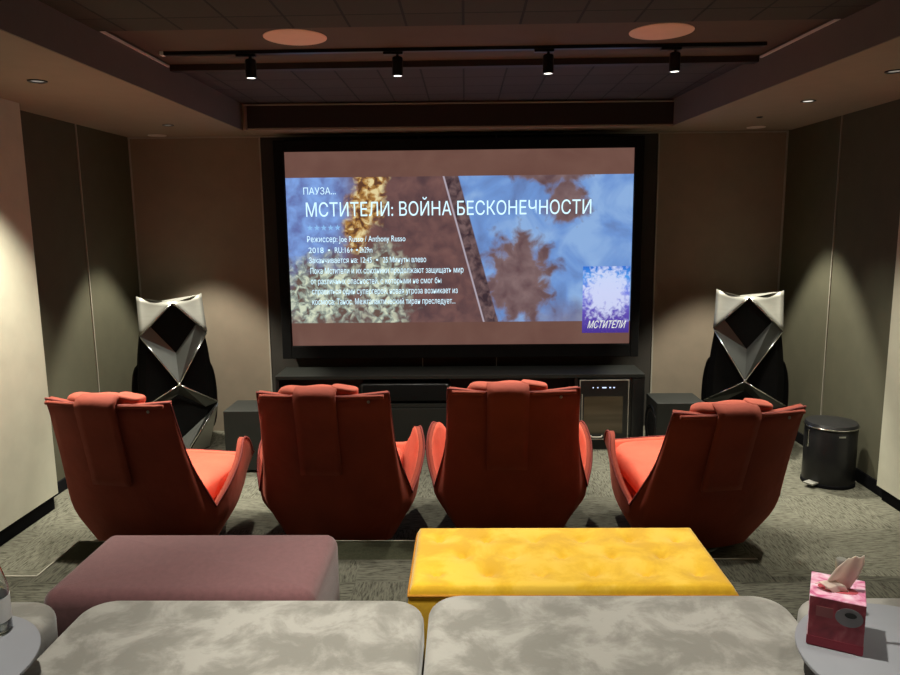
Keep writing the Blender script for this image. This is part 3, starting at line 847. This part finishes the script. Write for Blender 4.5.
chaise('side_chaise', .985, 2.1, 2.10, 'grey velvet seat behind the right round table, at the right edge', .9)

# ------------------------------------------------------------------ round tables
def round_table(label, x, y, r, h):
    t = thing('round_side_table', label, 'side table', (x, y, PZ))
    obj('table_top', lathe([(0, h-.018), (r-.01, h-.018), (r, h-.010), (r, h-.003), (r-.004, h), (0, h)], 96), table_m, t, True, 40)
    obj('pole', lathe([(0, .0), (.018, .0), (.018, h-.018), (0, h-.018)], 24), black_metal, t, True, 40)
    obj('base_plate', lathe([(0, 0), (.13, 0), (.13, .01), (0, .012)], 48), black_metal, t, True, 40)
    return t
TH = .72-PZ
# tables stand in the gaps between the seats
def c_table(label, x, y, r, h, px, py):
    t = thing('round_side_table', label, 'side table', (x, y, PZ))
    obj('table_top', lathe([(0, h-.018), (r-.01, h-.018), (r, h-.010), (r, h-.003), (r-.004, h), (0, h)], 96), table_m, t, True, 40)
    obj('stem_plate', B(px-x-.004, px-x+.004, py-y-.07, py-y+.07, .008, h-.018), black_metal, t)
    obj('base_plate', B(px-x-.16, px-x+.16, py-y-.15, py-y+.15, 0, .008, r=.002, seg=1), black_metal, t)
    return t
TX, TY = 1.08, 1.62
c_table('round blue grey side table under the tissue box, at the right edge', TX, TY, .265, TH, .975, TY)
c_table('round blue grey side table holding a glass bottle, at the left edge', -1.325, 1.575, .255, TH, -1.20, 1.575)

# tissue box
t = thing('tissue_box', 'pink and red cube tissue box with a tissue sticking out, on the right round table', 'tissue box', (.929, 1.712, .72), R(-27))
m, nt, b = newmat('tissue_box_print')
v = coords(nt); n = N(nt, 'ShaderNodeTexNoise', Scale=22., Detail=2., Distortion=.8); nt.links.new(v, n.inputs['Vector'])
nt.links.new(ramp(nt, n.outputs['Fac'], [(.35, (.23, .02, .04)), (.55, (.38, .035, .06)), (.7, (.48, .10, .12))]), b.inputs['Base Color']); b.inputs['Roughness'].default_value = .45
box_front = m
m, nt, b = newmat('tissue_box_pink_lit')
v = coords(nt); n = N(nt, 'ShaderNodeTexNoise', Scale=26., Detail=2., Distortion=1.2); nt.links.new(v, n.inputs['Vector'])
nt.links.new(ramp(nt, n.outputs['Fac'], [(.35, (.55, .08, .22)), (.5, (.75, .35, .5)), (.65, (.85, .65, .75))]), b.inputs['Base Color']); b.inputs['Roughness'].default_value = .45
box_pink_lit = m
a, h = .0615, .132
bm = B(-a, a, -a, a*1.25, 0, h, r=.0015, seg=1)
o = obj('carton', bm, [box_front, box_pink_lit], t)
for p in o.data.polygons:
    if p.normal.z > .5 or p.normal.x < -.5: p.material_index = 1  # paler pink on top and left side, where light is put into the colour
o = obj('base_band', B(-a-.0006, a+.0006, -a-.0006, a*1.25+.0006, .004, .026), mat('box_red_band', (.36, .02, .045), .45), t)
bm = lathe([(0, 0), (1, 0), (1, .001), (0, .001)], 40)
bmesh.ops.scale(bm, verts=bm.verts, vec=(.030, .024, 1)); bmesh.ops.rotate(bm, verts=bm.verts, cent=(0, 0, 0), matrix=Matrix.Rotation(PI/2, 3, 'X'))
obj('printed_badge', bm, mat('badge_grey', (.24, .22, .24), .5), t, loc=(.027, -a-.0006, .093))
text('soft', .012, .040, .095, .010, mat('badge_ink', (.06, .03, .05), .6), t, 'printed_word', y=-a-.0022) if False else None
bm = lathe([(0, 0), (1, 0), (1, .001), (0, .001)], 24)
bmesh.ops.scale(bm, verts=bm.verts, vec=(.013, .007, 1)); bmesh.ops.rotate(bm, verts=bm.verts, cent=(0, 0, 0), matrix=Matrix.Rotation(PI/2, 3, 'X'))
obj('printed_badge', bm, legs_m, t, loc=(.030, -a-.0017, .100))
obj('printed_panel', B(-.045, -.008, -a-.0012, -a, .082, .108), mat('print_pale_red', (.33, .09, .10), .5), t)
bm = lathe([(0, 0), (1, 0), (1, .0008), (0, .0008)], 40); bmesh.ops.scale(bm, verts=bm.verts, vec=(.045, .022, 1))
obj('opening', bm, mat('opening_red', (.42, .06, .08), .7), t, loc=(0, 0, h))
# tissue: a soft folded leaf rising from the opening and leaning to the right
def leaf(name, pts, wid, amp, ph):
    bm = bmesh.new(); g = []; nv, nu = 20, 12
    P = [Vector(p) for p in pts]; L = len(P)-1
    for j in range(nv+1):
        s_ = j/nv*L; i0 = min(int(s_), L-1); f = s_-i0; f = f*f*(3-2*f)*.5+f*.5
        c_ = P[i0].lerp(P[i0+1], f); w_ = wid[i0]*(1-f)+wid[i0+1]*f
        g.append([bm.verts.new((c_.x+w_*u*.85, c_.y+w_*u*.5+amp*math.sin(u*4+ph+j*.1), c_.z+amp*.5*math.cos(u*6+ph)+.10*w_*u)) for u in [q/nu*2-1 for q in range(nu+1)]])
    for j in range(nv):
        for i in range(nu): bm.faces.new([g[j][i], g[j][i+1], g[j+1][i+1], g[j+1][i]])
    o = obj(name, bm, tissue_m, t, True); md = o.modifiers.new('solid', 'SOLIDIFY'); md.thickness = .0015
leaf('tissue', [(-.002, 0, h-.006), (.010, .005, h+.030), (.024, .010, h+.062), (.036, .012, h+.088)], [.032, .040, .036, .020], .0035, .6)
leaf('tissue', [(.012, -.012, h-.006), (-.004, -.018, h+.014), (-.026, -.016, h+.024), (-.045, -.010, h+.012)], [.018, .022, .018, .008], .002, 1)

# slim metal canister behind the box
t = thing('metal_canister', 'slim brushed metal canister standing behind the pink tissue box', 'canister', (1.0, 1.835, .72))
obj('tube_body', lathe([(0, 0), (.0135, 0), (.0135, .135), (0, .135)], 32), alu, t, True, 40)
obj('cap', lathe([(0, .136), (.0142, .136), (.0142, .150), (.012, .153), (0, .153)], 32), alu, t, True, 40)
# glass bottle at the left edge
t = thing('glass_bottle', 'clear glass bottle partly cut off by the left edge, on the left round table', 'bottle', (-1.247, 1.735, .72))
obj('bottle_body', lathe([(0, .0), (.038, 0), (.043, .006), (.043, .118), (.040, .135), (.030, .175), (.016, .205), (.014, .235), (.0125, .235), (.0145, .203), (.028, .173), (.038, .134), (.0405, .118), (.0405, .012), (.035, .008), (0, .012)], 64), glass, t, True, 60)
obj('bottle_cap', lathe([(0, .236), (.0155, .236), (.0155, .255), (0, .257)], 32), white_paper, t, True, 40)
bm = lathe([(.0436, .035), (.0436, .10), (.0432, .10), (.0432, .035)], 64)
obj('bottle_label', bm, white_paper, t, True, 40)

# ------------------------------------------------------------------ camera, world
cam = bpy.data.cameras.new('camera'); co = link('camera', cam, None, (0, 0, 1.77))
cam.sensor_fit = 'HORIZONTAL'; cam.sensor_width = 36; cam.lens = 723/900*36; cam.clip_start = .02
y, p, r = R(1.25), R(9.0), R(-.63)
fwd = Vector((-math.sin(y)*math.cos(p), math.cos(y)*math.cos(p), -math.sin(p)))
rt = Vector((math.cos(y), math.sin(y), 0)); up = rt.cross(fwd)
r2 = math.cos(r)*rt+math.sin(r)*up; u2 = -math.sin(r)*rt+math.cos(r)*up
co.rotation_euler = Matrix((r2, u2, -fwd)).transposed().to_euler()
sc.camera = co
w = bpy.data.worlds.new('world'); sc.world = w; w.use_nodes = True
w.node_tree.nodes['Background'].inputs[0].default_value = (0, 0, 0, 1)
sc.view_settings.view_transform = 'Standard'; sc.view_settings.look = 'None'
sc.view_settings.exposure = 0; sc.view_settings.gamma = 1; sc.view_settings.use_curve_mapping = False
